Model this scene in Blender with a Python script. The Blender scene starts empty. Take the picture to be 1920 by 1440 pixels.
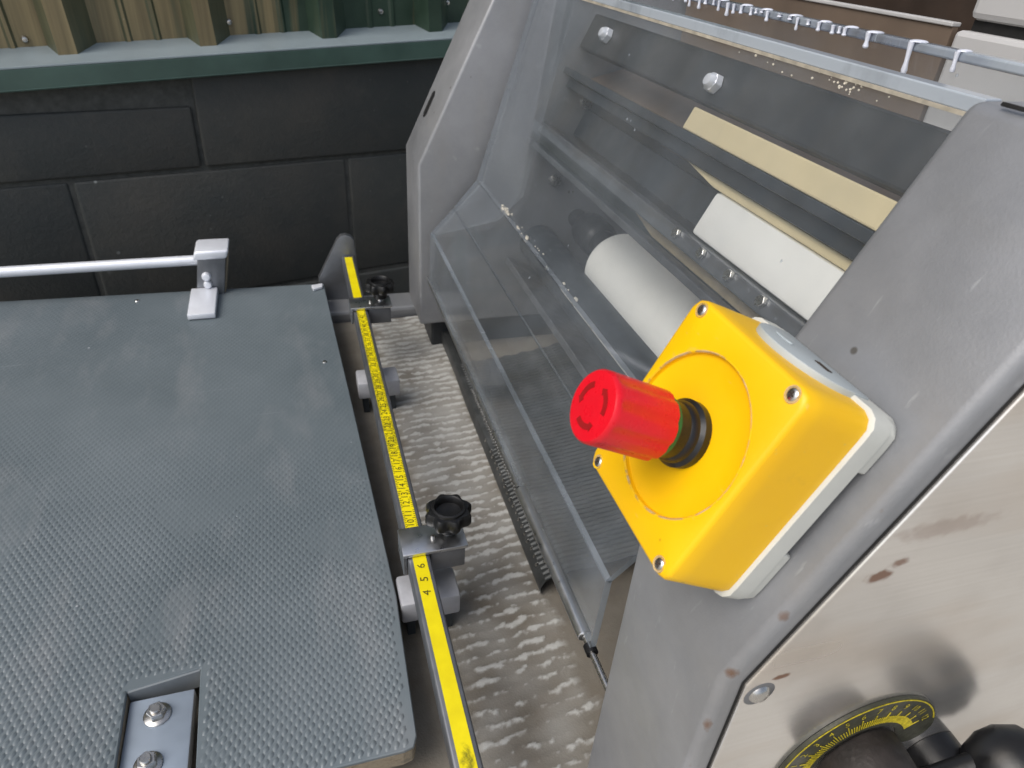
import bpy, bmesh, math, random
from mathutils import Vector, Matrix, noise

random.seed(7)
sc = bpy.context.scene
COL = sc.collection
R = math.radians

# ------------------------------------------------------------------ camera, sky, sun, exposure
# World frame: X along the conveyor, Y across the machine (away from the viewer), Z up; the eye is the origin.
GROUND = -1.40
cam = bpy.data.cameras.new('camera')
cam.sensor_width = 36.0
cam.lens = 24.302
cam.clip_start = 0.01
cam.clip_end = 400.0
cam.dof.use_dof = True
cam.dof.focus_distance = 0.36
cam.dof.aperture_fstop = 22.0
cam_ob = bpy.data.objects.new('camera', cam)
COL.objects.link(cam_ob)
cam_ob.matrix_world = Matrix(((0.95746128, 0.10833344, -0.26745423, 0),
                              (-0.2820144, 0.54761848, -0.78777019, 0),
                              (0.06112102, 0.8296854, 0.55487508, 0),
                              (0, 0, 0, 1)))
sc.camera = cam_ob

SUN_EL, SUN_AZ = R(52), R(248)          # azimuth measured clockwise from +Y
world = bpy.data.worlds.new('World')
sc.world = world
world.use_nodes = True
wn, wl = world.node_tree.nodes, world.node_tree.links
wn.clear()
sky = wn.new('ShaderNodeTexSky')
sky.sky_type = 'NISHITA'
sky.sun_disc = False
sky.sun_elevation = SUN_EL
sky.sun_rotation = SUN_AZ
sky.air_density = 1.0
sky.dust_density = 3.0
sky.ozone_density = 1.0
hs = wn.new('ShaderNodeHueSaturation')
hs.inputs['Saturation'].default_value = 0.6
bg = wn.new('ShaderNodeBackground')
bg.inputs['Strength'].default_value = 0.13
wo = wn.new('ShaderNodeOutputWorld')
wl.new(sky.outputs[0], hs.inputs['Color'])
wl.new(hs.outputs[0], bg.inputs['Color'])
wl.new(bg.outputs[0], wo.inputs['Surface'])

sun = bpy.data.lights.new('sun', 'SUN')
sun.energy = 1.4
sun.angle = R(40)
sun.color = (1.0, 0.96, 0.9)
sun_ob = bpy.data.objects.new('sun', sun)
COL.objects.link(sun_ob)
sd = Vector((math.sin(SUN_AZ) * math.cos(SUN_EL), math.cos(SUN_AZ) * math.cos(SUN_EL), math.sin(SUN_EL)))
sun_ob.rotation_euler = sd.to_track_quat('Z', 'Y').to_euler()

sc.view_settings.view_transform = 'Standard'
sc.view_settings.look = 'None'
sc.view_settings.gamma = 1.0
sc.view_settings.use_curve_mapping = False
sc.view_settings.exposure = 0.32
sc.render.engine = 'CYCLES'
sc.cycles.max_bounces = 10
sc.cycles.transparent_max_bounces = 24
sc.cycles.caustics_reflective = False
sc.cycles.caustics_refractive = False


# ------------------------------------------------------------------ materials
def s2l(c):
    return tuple(((v / 255) / 12.92 if v / 255 <= 0.04045 else ((v / 255 + 0.055) / 1.055) ** 2.4) for v in c)


class NT:
    def __init__(self, name):
        self.m = bpy.data.materials.new(name)
        self.m.use_nodes = True
        self.n = self.m.node_tree.nodes
        self.l = self.m.node_tree.links
        self.b = self.n['Principled BSDF']
        self.tc = self.n.new('ShaderNodeTexCoord')
        geo = self.n.new('ShaderNodeNewGeometry')
        self.pos = geo.outputs['Position']

    def mapping(self, scale=(1, 1, 1), rot=(0, 0, 0), src=None):
        mp = self.n.new('ShaderNodeMapping')
        mp.inputs['Scale'].default_value = scale
        mp.inputs['Rotation'].default_value = rot
        self.l.new(src or self.pos, mp.inputs['Vector'])
        return mp.outputs[0]

    def noise(self, scale, detail=4, rough=0.55, vec=None):
        t = self.n.new('ShaderNodeTexNoise')
        t.inputs['Scale'].default_value = scale
        t.inputs['Detail'].default_value = detail
        t.inputs['Roughness'].default_value = rough
        self.l.new(vec or self.pos, t.inputs['Vector'])
        return t.outputs['Fac']

    def ramp(self, fac, stops):
        r = self.n.new('ShaderNodeValToRGB')
        e = r.color_ramp.elements
        while len(e) < len(stops):
            e.new(0.5)
        for el, (p, c) in zip(e, stops):
            el.position = p
            if isinstance(c, (int, float)):
                c = (c, c, c)
            el.color = (*c, 1)
        self.l.new(fac, r.inputs[0])
        return r.outputs[0]

    def mix(self, fac, a, b):
        x = self.n.new('ShaderNodeMix')
        x.data_type = 'RGBA'
        for s, v in ((x.inputs[0], fac), (x.inputs[6], a), (x.inputs[7], b)):
            if isinstance(v, bpy.types.NodeSocket):
                self.l.new(v, s)
            elif isinstance(v, (int, float)):
                s.default_value = v
            else:
                s.default_value = (*v, 1)
        return x.outputs[2]

    def math(self, op, a, b=0.0, c=None):
        x = self.n.new('ShaderNodeMath')
        x.operation = op
        for i, v in enumerate((a, b, c)):
            if v is None:
                continue
            if isinstance(v, bpy.types.NodeSocket):
                self.l.new(v, x.inputs[i])
            else:
                x.inputs[i].default_value = v
        return x.outputs[0]

    def spot(self, centre, radius, stretch=(1, 1, 1)):
        """1 inside a soft blob round a point, 0 outside"""
        v = self.n.new('ShaderNodeVectorMath')
        v.operation = 'SUBTRACT'
        self.l.new(self.pos, v.inputs[0])
        v.inputs[1].default_value = centre
        w = self.n.new('ShaderNodeVectorMath')
        w.operation = 'MULTIPLY'
        self.l.new(v.outputs[0], w.inputs[0])
        w.inputs[1].default_value = stretch
        ln = self.n.new('ShaderNodeVectorMath')
        ln.operation = 'LENGTH'
        self.l.new(w.outputs[0], ln.inputs[0])
        nz = self.noise(260, 3)
        d = self.math('MULTIPLY_ADD', nz, radius * 1.2, ln.outputs['Value'])
        d = self.math('SUBTRACT', d, radius * 0.6)
        mr = self.n.new('ShaderNodeMapRange')
        mr.inputs['From Min'].default_value = radius
        mr.inputs['From Max'].default_value = radius * 0.55
        self.l.new(d, mr.inputs['Value'])
        return mr.outputs[0]

    def set(self, key, v):
        s = self.b.inputs[key]
        if isinstance(v, bpy.types.NodeSocket):
            self.l.new(v, s)
        elif isinstance(v, (int, float)):
            s.default_value = v
        else:
            s.default_value = (*v, 1)
        return self

    def bump(self, h, strength=0.3, dist=0.001):
        b = self.n.new('ShaderNodeBump')
        b.inputs['Strength'].default_value = strength
        b.inputs['Distance'].default_value = dist
        self.l.new(h, b.inputs['Height'])
        self.l.new(b.outputs[0], self.b.inputs['Normal'])
        return self


M = {}


def simple(name, col, rough=0.5, metal=0.0, var=0.12, nscale=40, bump=0.0, bscale=400, spec=None, coat=0.0):
    t = NT(name)
    c = s2l(col)
    nz = t.noise(nscale, 5)
    lo = tuple(v * (1 - var) for v in c)
    hi = tuple(min(1, v * (1 + var)) for v in c)
    t.set('Base Color', t.ramp(nz, [(0.3, lo), (0.7, hi)]))
    t.set('Metallic', metal)
    nr = t.noise(nscale * 2.3, 4)
    t.set('Roughness', t.ramp(nr, [(0.3, max(0.02, rough * 0.8)), (0.7, min(1, rough * 1.2))]))
    if spec is not None:
        t.set('Specular IOR Level', spec)
    if coat:
        t.set('Coat Weight', coat)
    if bump:
        t.bump(t.noise(bscale, 3), bump, 0.0006)
    M[name] = t.m
    return t


def specks(t, base, col, scale=55, thr=0.17, amount=1.0):
    v = t.n.new('ShaderNodeTexVoronoi')
    v.inputs['Scale'].default_value = scale
    t.l.new(t.pos, v.inputs['Vector'])
    m = t.ramp(v.outputs['Distance'], [(thr * 0.6, amount), (thr, 0.0)])
    g = t.ramp(t.noise(scale * 0.23, 2), [(0.55, 0.0), (0.6, 1.0)])
    return t.mix(t.math('MULTIPLY', m, g), base, col)


# grey hammered machine paint
t = NT('grey_machine_paint')
base = t.ramp(t.noise(8, 8, 0.66), [(0.32, s2l((130, 132, 135))), (0.70, s2l((160, 161, 164)))])
smear = t.ramp(t.noise(22, 5, 0.6, t.mapping((1, 0.25, 0.25))), [(0.5, 0.0), (0.8, 0.35)])
base = t.mix(smear, base, s2l((150, 145, 135)))
base = specks(t, base, s2l((85, 80, 72)), 60, 0.10, 0.8)
for c, r, st, k in (((0.1262, 0.112, -0.2130), 0.0035, (1, 1, 1), 0.9), ((0.1215, 0.125, -0.2150), 0.0022, (1, 0.6, 1), 0.5), ((0.1445, 0.1115, -0.1735), 0.0026, (1, 1, 1), 0.7),
                    ((0.1390, 0.1125, -0.1860), 0.0028, (1, 1, 1), 0.6), ((0.1600, 0.1125, -0.1420), 0.0020, (1, 1, 1), 0.6), ((0.1250, 0.112, -0.245), 0.0030, (1.4, 1, 0.5), 0.7), ((0.1240, 0.112, -0.275), 0.0026, (1.4, 1, 0.5), 0.6)):
    base = t.mix(t.math('MULTIPLY', t.spot(c, r, st), k), base, s2l((112, 78, 50)))
base = t.mix(t.ramp(t.noise(1.0, 3, 0.5, t.mapping((60, 320, 60), (R(20), 0, R(15)))), [(0.68, 0.0), (0.76, 0.35)]), base, s2l((190, 192, 194)))
t.set('Base Color', base).set('Metallic', 0.35).set('Roughness', t.ramp(t.noise(30, 5), [(0.3, 0.38), (0.7, 0.55)]))
t.bump(t.noise(900, 2), 0.25, 0.0003)
M['grey_paint'] = t.m

# brushed stainless side panel with rust stains of its own
t = NT('stainless_panel')
br = t.noise(5, 6, 0.6, t.mapping((2, 2, 170), (0, R(-58), 0)))
cloud = t.noise(12, 2, 0.5, t.mapping((1, 1, 2.6), (0, R(-50), 0)))
base = t.ramp(br, [(0.3, s2l((220, 217, 212))), (0.7, s2l((230, 227, 222)))])
base = t.mix(t.ramp(cloud, [(0.42, 0.0), (0.72, 0.55)]), base, s2l((204, 190, 174)))
base = t.mix(t.ramp(t.noise(31, 5, 0.6), [(0.5, 0.0), (0.78, 0.25)]), base, s2l((170, 166, 160)))
rust = s2l((122, 74, 40))
for c, r, st, k in (((0.1695, 0.108, -0.1715), 0.0050, (0.8, 0.3, 1.5), 0.85), ((0.1755, 0.108, -0.1665), 0.0034, (0.8, 0.3, 1.2), 0.75),
                    ((0.188, 0.108, -0.153), 0.011, (0.45, 0.3, 2.2), 0.28), ((0.1475, 0.108, -0.2185), 0.0036, (0.8, 0.3, 2.0), 0.9),
                    ((0.1395, 0.108, -0.2265), 0.0062, (1, 0.3, 1.2), 0.35)):
    base = t.mix(t.math('MULTIPLY', t.spot(c, r, st), k), base, rust)
t.set('Base Color', base).set('Metallic', 0.82).set('Roughness', t.ramp(cloud, [(0.3, 0.15), (0.7, 0.28)]))
t.bump(br, 0.03, 0.0004)
M['stainless'] = t.m

simple('aluminium', (205, 207, 210), 0.32, 1.0, 0.05, 60)
simple('bright_alu', (238, 241, 248), 0.36, 0.3, 0.04, 60)  # near-white colour paints sky reflection into rod, bracket cap and foot
simple('dull_steel', (128, 130, 134), 0.42, 0.8, 0.15, 50)
simple('dark_steel', (70, 76, 82), 0.45, 0.6, 0.2, 40)
simple('zinc', (196, 194, 190), 0.28, 1.0, 0.1, 200)
simple('dark_paint', (52, 54, 56), 0.5, 0.1, 0.25, 30)
simple('strap_steel', (158, 170, 184), 0.5, 0.35, 0.08, 40)
simple('support_grey', (176, 177, 182), 0.5, 0.2, 0.15, 60)
simple('glue', (176, 168, 152), 0.6, 0, 0.3, 120)
simple('dark_rubber', (128, 134, 138), 0.6, 0, 0.1, 60)
simple('gap', (18, 17, 16), 0.8)
simple('hole', (6, 6, 6), 0.9)
simple('black_plastic', (22, 22, 24), 0.34, 0, 0.2, 80, 0.1)
simple('knob_plastic', (14, 14, 15), 0.42, 0, 0.2, 80, 0.15, 900)
simple('white_plastic', (244, 243, 237), 0.42, 0, 0.04, 25)
simple('cream_plastic', (222, 206, 165), 0.5, 0, 0.06, 25)
simple('tan_felt', (168, 152, 124), 0.8, 0, 0.12, 90)
simple('grey_plastic', (176, 184, 186), 0.5, 0, 0.05, 60, 0.1, 1500)
simple('base_plastic', (206, 207, 200), 0.5, 0, 0.04, 60, 0.1, 1500)
simple('green_plastic', (20, 110, 62), 0.4)
simple('red_plastic', (224, 16, 36), 0.30, 0, 0.04, 120, 0.05, 1200)
simple('dark_red', (150, 10, 14), 0.5)
t = NT('yellow_tape')
base = t.ramp(t.noise(60, 5), [(0.3, s2l((228, 208, 4))), (0.7, s2l((244, 226, 8)))])
for c, r, k in (((0.0535, 0.186, -0.3695), 0.010, 0.8), ((0.0535, 0.47, -0.3695), 0.030, 0.5), ((0.0535, 0.535, -0.3695), 0.040, 0.55), ((0.0535, 0.60, -0.3695), 0.030, 0.35)):
    base = t.mix(t.math('MULTIPLY', t.spot(c, r, (2.5, 1, 1)), t.ramp(t.noise(170, 4, 0.7), [(0.4, 0.0), (0.6, k)])), base, s2l((96, 96, 20)))
t.set('Base Color', base).set('Roughness', 0.42)
M['yellow_tape'] = t.m
t = NT('print_black')
t.set('Base Color', t.ramp(t.noise(420, 5, 0.7), [(0.40, s2l((44, 42, 14))), (0.60, s2l((96, 90, 18))), (0.72, s2l((206, 192, 16)))])).set('Roughness', 0.6)
M['print_black'] = t.m
simple('print_yellow', (196, 178, 36), 0.6, 0, 0.35, 500)
simple('dial_black', (66, 66, 54), 0.42, 0, 0.3, 200)
simple('mortar', (76, 77, 74), 0.9, 0, 0.25, 80, 0.6, 350)
simple('rust_hub', (52, 47, 45), 0.55, 0.35, 0.45, 90, 0.3, 500)
simple('hopper_brown', (128, 112, 98), 0.5, 0.3, 0.2, 12)
simple('dark_brown', (62, 50, 42), 0.6, 0.1, 0.35, 18)
simple('hood_white', (198, 197, 196), 0.45, 0.1, 0.06, 10)
simple('dough', (214, 206, 190), 0.6, 0, 0.1, 300)
t = simple('drip_glint', (236, 239, 250), 0.12, 0, 0.03, 200)  # blue-white colour paints sky glints into the drips
t.set('Transmission Weight', 0.15)

# yellow box: slightly worn satin plastic
t = NT('yellow_plastic')
base = t.ramp(t.noise(18, 5), [(0.3, s2l((246, 188, 0))), (0.7, s2l((252, 199, 0)))])
base = t.mix(t.ramp(t.noise(70, 6, 0.7), [(0.62, 0.0), (0.74, 0.22)]), base, s2l((214, 164, 30)))
base = t.mix(t.ramp(t.noise(1.0, 3, 0.5, t.mapping((420, 90, 420), (0, R(30), R(20)))), [(0.70, 0.0), (0.76, 0.4)]), base, s2l((226, 196, 110)))
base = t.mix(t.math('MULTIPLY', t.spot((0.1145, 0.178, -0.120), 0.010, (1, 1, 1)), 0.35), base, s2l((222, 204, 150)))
base = specks(t, base, s2l((140, 100, 25)), 95, 0.10, 0.5)
t.set('Base Color', base).set('Roughness', t.ramp(t.noise(45, 5), [(0.3, 0.36), (0.7, 0.5)]))
t.bump(t.noise(1500, 2), 0.10, 0.0002)
M['yellow'] = t.m

t = NT('worn_ring')
base = t.ramp(t.noise(160, 4), [(0.42, s2l((245, 196, 6))), (0.5, s2l((196, 160, 90))), (0.62, s2l((205, 178, 130)))])
t.set('Base Color', base).set('Roughness', 0.6)
M['worn_ring'] = t.m

# embossed rubber sheet of the pressure board
t = NT('embossed_rubber')
base = t.ramp(t.noise(6, 6), [(0.3, s2l((94, 104, 109))), (0.7, s2l((112, 121, 126)))])
smear = t.ramp(t.noise(16, 6, 0.62, t.mapping((1.6, 0.5, 1))), [(0.52, 0.0), (0.75, 0.4)])
base = t.mix(smear, base, s2l((140, 142, 144)))
for rz, k in ((12, 0.5), (-35, 0.4), (78, 0.45)):
    ln = t.ramp(t.noise(1.0, 2, 0.5, t.mapping((14, 420, 1), (0, 0, R(rz)))), [(0.72, 0.0), (0.79, k)])
    base = t.mix(t.math('MULTIPLY', ln, t.ramp(t.noise(7, 3), [(0.5, 0.0), (0.62, 1.0)])), base, s2l((150, 156, 160)))
base = specks(t, base, s2l((196, 200, 204)), 42, 0.05, 0.9)
t.set('Base Color', base).set('Roughness', t.ramp(t.noise(25, 5), [(0.3, 0.36), (0.7, 0.5)]))
t.set('Specular IOR Level', 0.6)
M['rubber'] = t.m

t = NT('raw_board_edge')
base = t.ramp(t.noise(60, 6, 0.65, t.mapping((1, 1, 4))), [(0.3, s2l((96, 82, 66))), (0.5, s2l((150, 138, 118))), (0.7, s2l((120, 112, 100)))])
t.set('Base Color', base).set('Roughness', 0.85)
t.bump(t.noise(300, 4), 0.6, 0.001)
M['board_edge'] = t.m

# canvas belt; the attribute 'flour' is set where flour lies on the ridges
t = NT('canvas_belt')
base = t.ramp(t.noise(14, 6, 0.62), [(0.3, s2l((104, 98, 89))), (0.5, s2l((120, 114, 104))), (0.72, s2l((137, 132, 122)))])
base = t.mix(t.ramp(t.noise(48, 5, 0.6), [(0.5, 0.0), (0.75, 0.5)]), base, s2l((110, 98, 82)))
at = t.n.new('ShaderNodeAttribute')
at.attribute_name = 'flour'
base = t.mix(at.outputs['Fac'], base, s2l((188, 188, 184)))
t.set('Base Color', base).set('Roughness', 0.9)
wv = t.noise(700, 2)
t.bump(wv, 0.5, 0.0006)
M['belt'] = t.m

# chain mat
t = NT('mesh_mat')
base = t.ramp(t.noise(40, 5), [(0.3, s2l((62, 64, 64))), (0.7, s2l((92, 94, 94)))])
t.set('Base Color', base).set('Metallic', 0.6).set('Roughness', 0.5)
M['mat'] = t.m

# dark green-black painted block
t = NT('painted_block')
base = t.ramp(t.noise(3.2, 8, 0.68), [(0.3, s2l((46, 52, 52))), (0.5, s2l((56, 59, 58))), (0.72, s2l((74, 72, 67)))])
base = t.mix(t.ramp(t.noise(19, 6, 0.7), [(0.56, 0.0), (0.74, 0.35)]), base, s2l((84, 84, 78)))
base = specks(t, base, s2l((140, 144, 142)), 26, 0.075, 0.8)
base = specks(t, base, s2l((110, 112, 108)), 61, 0.11, 0.5)
t.set('Base Color', base).set('Roughness', 0.62)
t.bump(t.noise(130, 7, 0.7), 0.42, 0.003)
M['block'] = t.m

# green sheet with a tan reflection painted in, thinning out towards the machine
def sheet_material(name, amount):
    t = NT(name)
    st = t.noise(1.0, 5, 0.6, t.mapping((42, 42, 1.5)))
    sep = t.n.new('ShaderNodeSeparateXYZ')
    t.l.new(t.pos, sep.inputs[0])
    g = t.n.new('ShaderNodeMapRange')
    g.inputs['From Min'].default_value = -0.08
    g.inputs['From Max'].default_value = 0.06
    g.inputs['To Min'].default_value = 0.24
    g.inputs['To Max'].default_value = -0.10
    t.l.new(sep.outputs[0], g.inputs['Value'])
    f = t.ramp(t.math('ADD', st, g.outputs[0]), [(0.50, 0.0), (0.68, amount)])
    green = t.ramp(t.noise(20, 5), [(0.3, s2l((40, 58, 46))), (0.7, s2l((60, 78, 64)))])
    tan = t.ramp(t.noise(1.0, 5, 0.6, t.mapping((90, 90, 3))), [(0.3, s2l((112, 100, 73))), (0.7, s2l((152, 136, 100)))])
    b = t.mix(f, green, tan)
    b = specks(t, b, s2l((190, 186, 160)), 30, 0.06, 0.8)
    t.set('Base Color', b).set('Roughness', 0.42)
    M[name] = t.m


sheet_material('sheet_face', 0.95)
sheet_material('sheet_side', 0.3)  # rib sides take less of the painted reflection
t = simple('flashing_green', (70, 92, 84), 0.4, 0.0, 0.2, 14)
t = simple('flashing_top', (150, 162, 166), 0.35, 0.1, 0.08, 20)  # sky reflection put into the ledge colour, paler than the fascia
simple('concrete', (186, 181, 172), 0.9, 0, 0.2, 3, 0.5, 60)


def clear_sheet(name, tint, haze, gloss_rough=0.05):
    """thin acrylic: clear, mirror-like at grazing angles, with a haze of dust that also carries painted reflections"""
    t = NT(name)
    n, l = t.n, t.l
    n.remove(t.b)
    out = [x for x in n if x.type == 'OUTPUT_MATERIAL'][0]
    tr = n.new('ShaderNodeBsdfTransparent')
    tr.inputs[0].default_value = (*tint, 1)
    gl = n.new('ShaderNodeBsdfGlossy')
    gl.inputs['Roughness'].default_value = gloss_rough
    gl.inputs['Color'].default_value = (1, 1, 1, 1)
    df = n.new('ShaderNodeBsdfDiffuse')
    df.inputs['Color'].default_value = (*s2l((172, 180, 188)), 1)
    fr = n.new('ShaderNodeFresnel')
    ge = n.new('ShaderNodeNewGeometry')
    l.new(t.math('MULTIPLY_ADD', ge.outputs['Backfacing'], 1 / 1.38 - 1.38, 1.38), fr.inputs['IOR'])
    hz = t.ramp(t.noise(7, 7, 0.62, t.mapping((1, 1, 0.6))), [(0.36, haze * 0.5), (0.66, haze * 2.5)])
    scr = t.ramp(t.noise(1.0, 3, 0.5, t.mapping((30, 260, 30), (R(24), 0, 0))), [(0.66, 0.0), (0.74, haze * 0.9)])
    hz = t.math('ADD', hz, scr)
    sp = n.new('ShaderNodeTexVoronoi')
    sp.inputs['Scale'].default_value = 75
    l.new(t.pos, sp.inputs['Vector'])
    pm = t.math('MULTIPLY', t.ramp(sp.outputs['Distance'], [(0.05, 0.5), (0.09, 0.0)]), t.ramp(t.noise(16, 2), [(0.57, 0.0), (0.62, 1.0)]))
    hz = t.math('ADD', hz, pm)
    m1 = n.new('ShaderNodeMixShader')
    l.new(hz, m1.inputs[0])
    l.new(tr.outputs[0], m1.inputs[1])
    l.new(df.outputs[0], m1.inputs[2])
    m2 = n.new('ShaderNodeMixShader')
    l.new(fr.outputs[0], m2.inputs[0])
    l.new(m1.outputs[0], m2.inputs[1])
    l.new(gl.outputs[0], m2.inputs[2])
    l.new(m2.outputs[0], out.inputs['Surface'])
    M[name] = t.m


clear_sheet('acrylic', (0.98, 0.986, 0.988), 0.042)
clear_sheet('acrylic_strip', (0.7, 0.74, 0.8), 0.62, 0.12)  # lilac tint and haze paint the sky reflected in the top edge
clear_sheet('acrylic_blue', (0.66, 0.72, 0.86), 0.40, 0.08)  # blue tint and haze paint the sky reflected in the hopper rim
clear_sheet('acrylic_dusty', (0.95, 0.96, 0.965), 0.11, 0.15)
clear_sheet('acrylic_edge', (0.76, 0.80, 0.83), 0.27, 0.2)  # glow of the cut edges painted as pale haze


# ------------------------------------------------------------------ mesh helpers
def empty(name, loc, label=None, cat=None, group=None, kind=None):
    o = bpy.data.objects.new(name, None)
    o.empty_display_size = 0.02
    COL.objects.link(o)
    o.location = loc
    return tag(o, label, cat, group, kind)


def tag(o, label=None, cat=None, group=None, kind=None):
    for k, v in (('label', label), ('category', cat), ('group', group), ('kind', kind)):
        if v:
            o[k] = v
    return o


ROOT_LOC = {}


def root_of(o):
    while o.parent:
        o = o.parent
    return o


def obj(name, bm, mat, parent=None, smooth=False, local=False, kind=None, label=None):
    """link a bmesh given in world coordinates (or in the thing's own frame when local) as one mesh object"""
    me = bpy.data.meshes.new(name)
    if parent is not None and not local:
        loc = root_of(parent).location
        bmesh.ops.translate(bm, vec=-Vector(loc), verts=bm.verts)
    bmesh.ops.recalc_face_normals(bm, faces=bm.faces)
    bm.to_mesh(me)
    bm.free()
    mats = mat if isinstance(mat, (list, tuple)) else [mat]
    for m in mats:
        me.materials.append(M[m])
    if smooth:
        for p in me.polygons:
            p.use_smooth = True
        me.set_sharp_from_angle(angle=R(38))
    o = bpy.data.objects.new(name, me)
    COL.objects.link(o)
    if parent is not None:
        o.parent = parent
    return tag(o, label=label, kind=kind)


def share(name, me, parent, mw):
    o = bpy.data.objects.new(name, me)
    COL.objects.link(o)
    o.parent = parent
    o.matrix_basis = mw
    return o


def bevel(bm, w, seg=2, ang=30):
    if w <= 0:
        return bm
    es = [e for e in bm.edges if len(e.link_faces) == 2 and e.calc_face_angle(0) > R(ang)]
    bmesh.ops.bevel(bm, geom=es, offset=w, offset_type='OFFSET', segments=seg, profile=0.5, affect='EDGES', clamp_overlap=True)
    return bm


def box(x0, x1, y0, y1, z0, z1, bv=0.0, seg=2, bm=None):
    b = bmesh.new()
    vs = [b.verts.new((x, y, z)) for x in (x0, x1) for y in (y0, y1) for z in (z0, z1)]
    for f in ((0, 1, 3, 2), (4, 6, 7, 5), (0, 4, 5, 1), (2, 3, 7, 6), (0, 2, 6, 4), (1, 5, 7, 3)):
        b.faces.new([vs[i] for i in f])
    bmesh.ops.recalc_face_normals(b, faces=b.faces)
    bevel(b, bv, seg)
    return merge(bm, b)


def merge(a, b):
    if a is None:
        return b
    me = bpy.data.meshes.new('tmp')
    b.to_mesh(me)
    b.free()
    a.from_mesh(me)
    bpy.data.meshes.remove(me)
    return a


def prism(poly, a, b, axis='Y', bv=0.0, seg=2, bm=None):
    """extrude a 2D polygon: axis Y -> poly is (x, z); axis Z -> (x, y); axis X -> (y, z)"""
    m = bmesh.new()

    def P(p, t):
        return {'Y': (p[0], t, p[1]), 'Z': (p[0], p[1], t), 'X': (t, p[0], p[1])}[axis]
    lo = [m.verts.new(P(p, a)) for p in poly]
    hi = [m.verts.new(P(p, b)) for p in poly]
    m.faces.new(lo[::-1])
    m.faces.new(hi)
    n = len(poly)
    for i in range(n):
        j = (i + 1) % n
        m.faces.new((lo[i], lo[j], hi[j], hi[i]))
    bmesh.ops.recalc_face_normals(m, faces=m.faces)
    bevel(m, bv, seg)
    return merge(bm, m)


def lathe(prof, seg=32, mat=None, bm=None):
    """revolve (radius, height) pairs round Z, then apply a matrix"""
    m = bmesh.new()
    rings = []
    for r, h in prof:
        if r < 1e-7:
            rings.append([m.verts.new((0, 0, h))])
        else:
            rings.append([m.verts.new((r * math.cos(2 * math.pi * i / seg), r * math.sin(2 * math.pi * i / seg), h)) for i in range(seg)])
    for a, b in zip(rings, rings[1:]):
        for i in range(seg):
            j = (i + 1) % seg
            if len(a) == 1 and len(b) == 1:
                continue
            if len(a) == 1:
                m.faces.new((a[0], b[i], b[j]))
            elif len(b) == 1:
                m.faces.new((a[i], a[j], b[0]))
            else:
                m.faces.new((a[i], a[j], b[j], b[i]))
    if mat is not None:
        m.transform(mat)
    return merge(bm, m)


def along(p, d):
    d = Vector(d).normalized()
    return Matrix.Translation(Vector(p)) @ d.to_track_quat('Z', 'Y').to_matrix().to_4x4()


def cyl(p, q, r, seg=24, ch=0.0, bm=None):
    p, q = Vector(p), Vector(q)
    L = (q - p).length
    pr = [(0, 0), (r - ch, 0), (r, ch), (r, L - ch), (r - ch, L), (0, L)] if ch else [(0, 0), (r, 0), (r, L), (0, L)]
    return lathe(pr, seg, along(p, q - p), bm)


def hexhead(r, h):
    m = bmesh.new()
    lo = [m.verts.new((r * math.cos(i * math.pi / 3), r * math.sin(i * math.pi / 3), 0)) for i in range(6)]
    hi = [m.verts.new((r * 0.93 * math.cos(i * math.pi / 3), r * 0.93 * math.sin(i * math.pi / 3), h)) for i in range(6)]
    m.faces.new(lo[::-1])
    m.faces.new(hi)
    for i in range(6):
        j = (i + 1) % 6
        m.faces.new((lo[i], lo[j], hi[j], hi[i]))
    bmesh.ops.recalc_face_normals(m, faces=m.faces)
    bevel(m, r * 0.06, 1)
    return m


def panscrew(r, h):
    """domed head with a recessed cross"""
    m = lathe([(0, h), (r * 0.5, h * 0.95), (r * 0.85, h * 0.6), (r, 0), (0, -h * 0.2)], 20)
    return m


def crossslot(r, h):
    m = box(-r * 0.7, r * 0.7, -r * 0.13, r * 0.13, h * 0.75, h * 1.03)
    return box(-r * 0.13, r * 0.13, -r * 0.7, r * 0.7, h * 0.76, h * 1.04, bm=m)


NRM = Vector((-0.9035, 0, 0.4285))        # outward normal of the sloping machine front
DWN = Vector((-0.4285, 0, -0.9035))       # down that slope


def W(y, d, h):
    return NRM * h + DWN * d + Vector((0, y, 0))


def slab(y0, y1, d0, d1, h0, h1, bv=0.0, bm=None):
    """box in slope coordinates (across, down the slope, out from it)"""
    b = box(0, 1, 0, 1, 0, 1)
    mt = Matrix(((0, DWN.x, NRM.x, 0), (1, 0, 0, 0), (0, DWN.z, NRM.z, 0), (0, 0, 0, 1)))
    b.transform(mt @ Matrix.Translation((y0, d0, h0)) @ Matrix.Diagonal((y1 - y0, d1 - d0, h1 - h0, 1)))
    bmesh.ops.recalc_face_normals(b, faces=b.faces)
    bevel(b, bv, 2)
    return merge(bm, b)


# ------------------------------------------------------------------ setting: ground
g = bmesh.new()
bmesh.ops.create_grid(g, x_segments=8, y_segments=8, size=90)
bmesh.ops.translate(g, vec=(0, 0, GROUND), verts=g.verts)
tag(obj('ground', g, 'concrete'), kind='structure')

# ------------------------------------------------------------------ block wall
UW = Vector((0.9756, 0.2196, 0.0)).normalized()
NW = Vector((UW.y, -UW.x, 0.0))
P0 = Vector((0.1408, 1.14, 0.0))
WALLM = Matrix(((UW.x, -NW.x, 0, P0.x), (UW.y, -NW.y, 0, P0.y), (0, 0, 1, 0), (0, 0, 0, 1)))   # local: u along, v into the wall, z up


def wall_part(name, bm, mat, parent, smooth=False):
    bm.transform(WALLM)
    return obj(name, bm, mat, parent, smooth)


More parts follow.
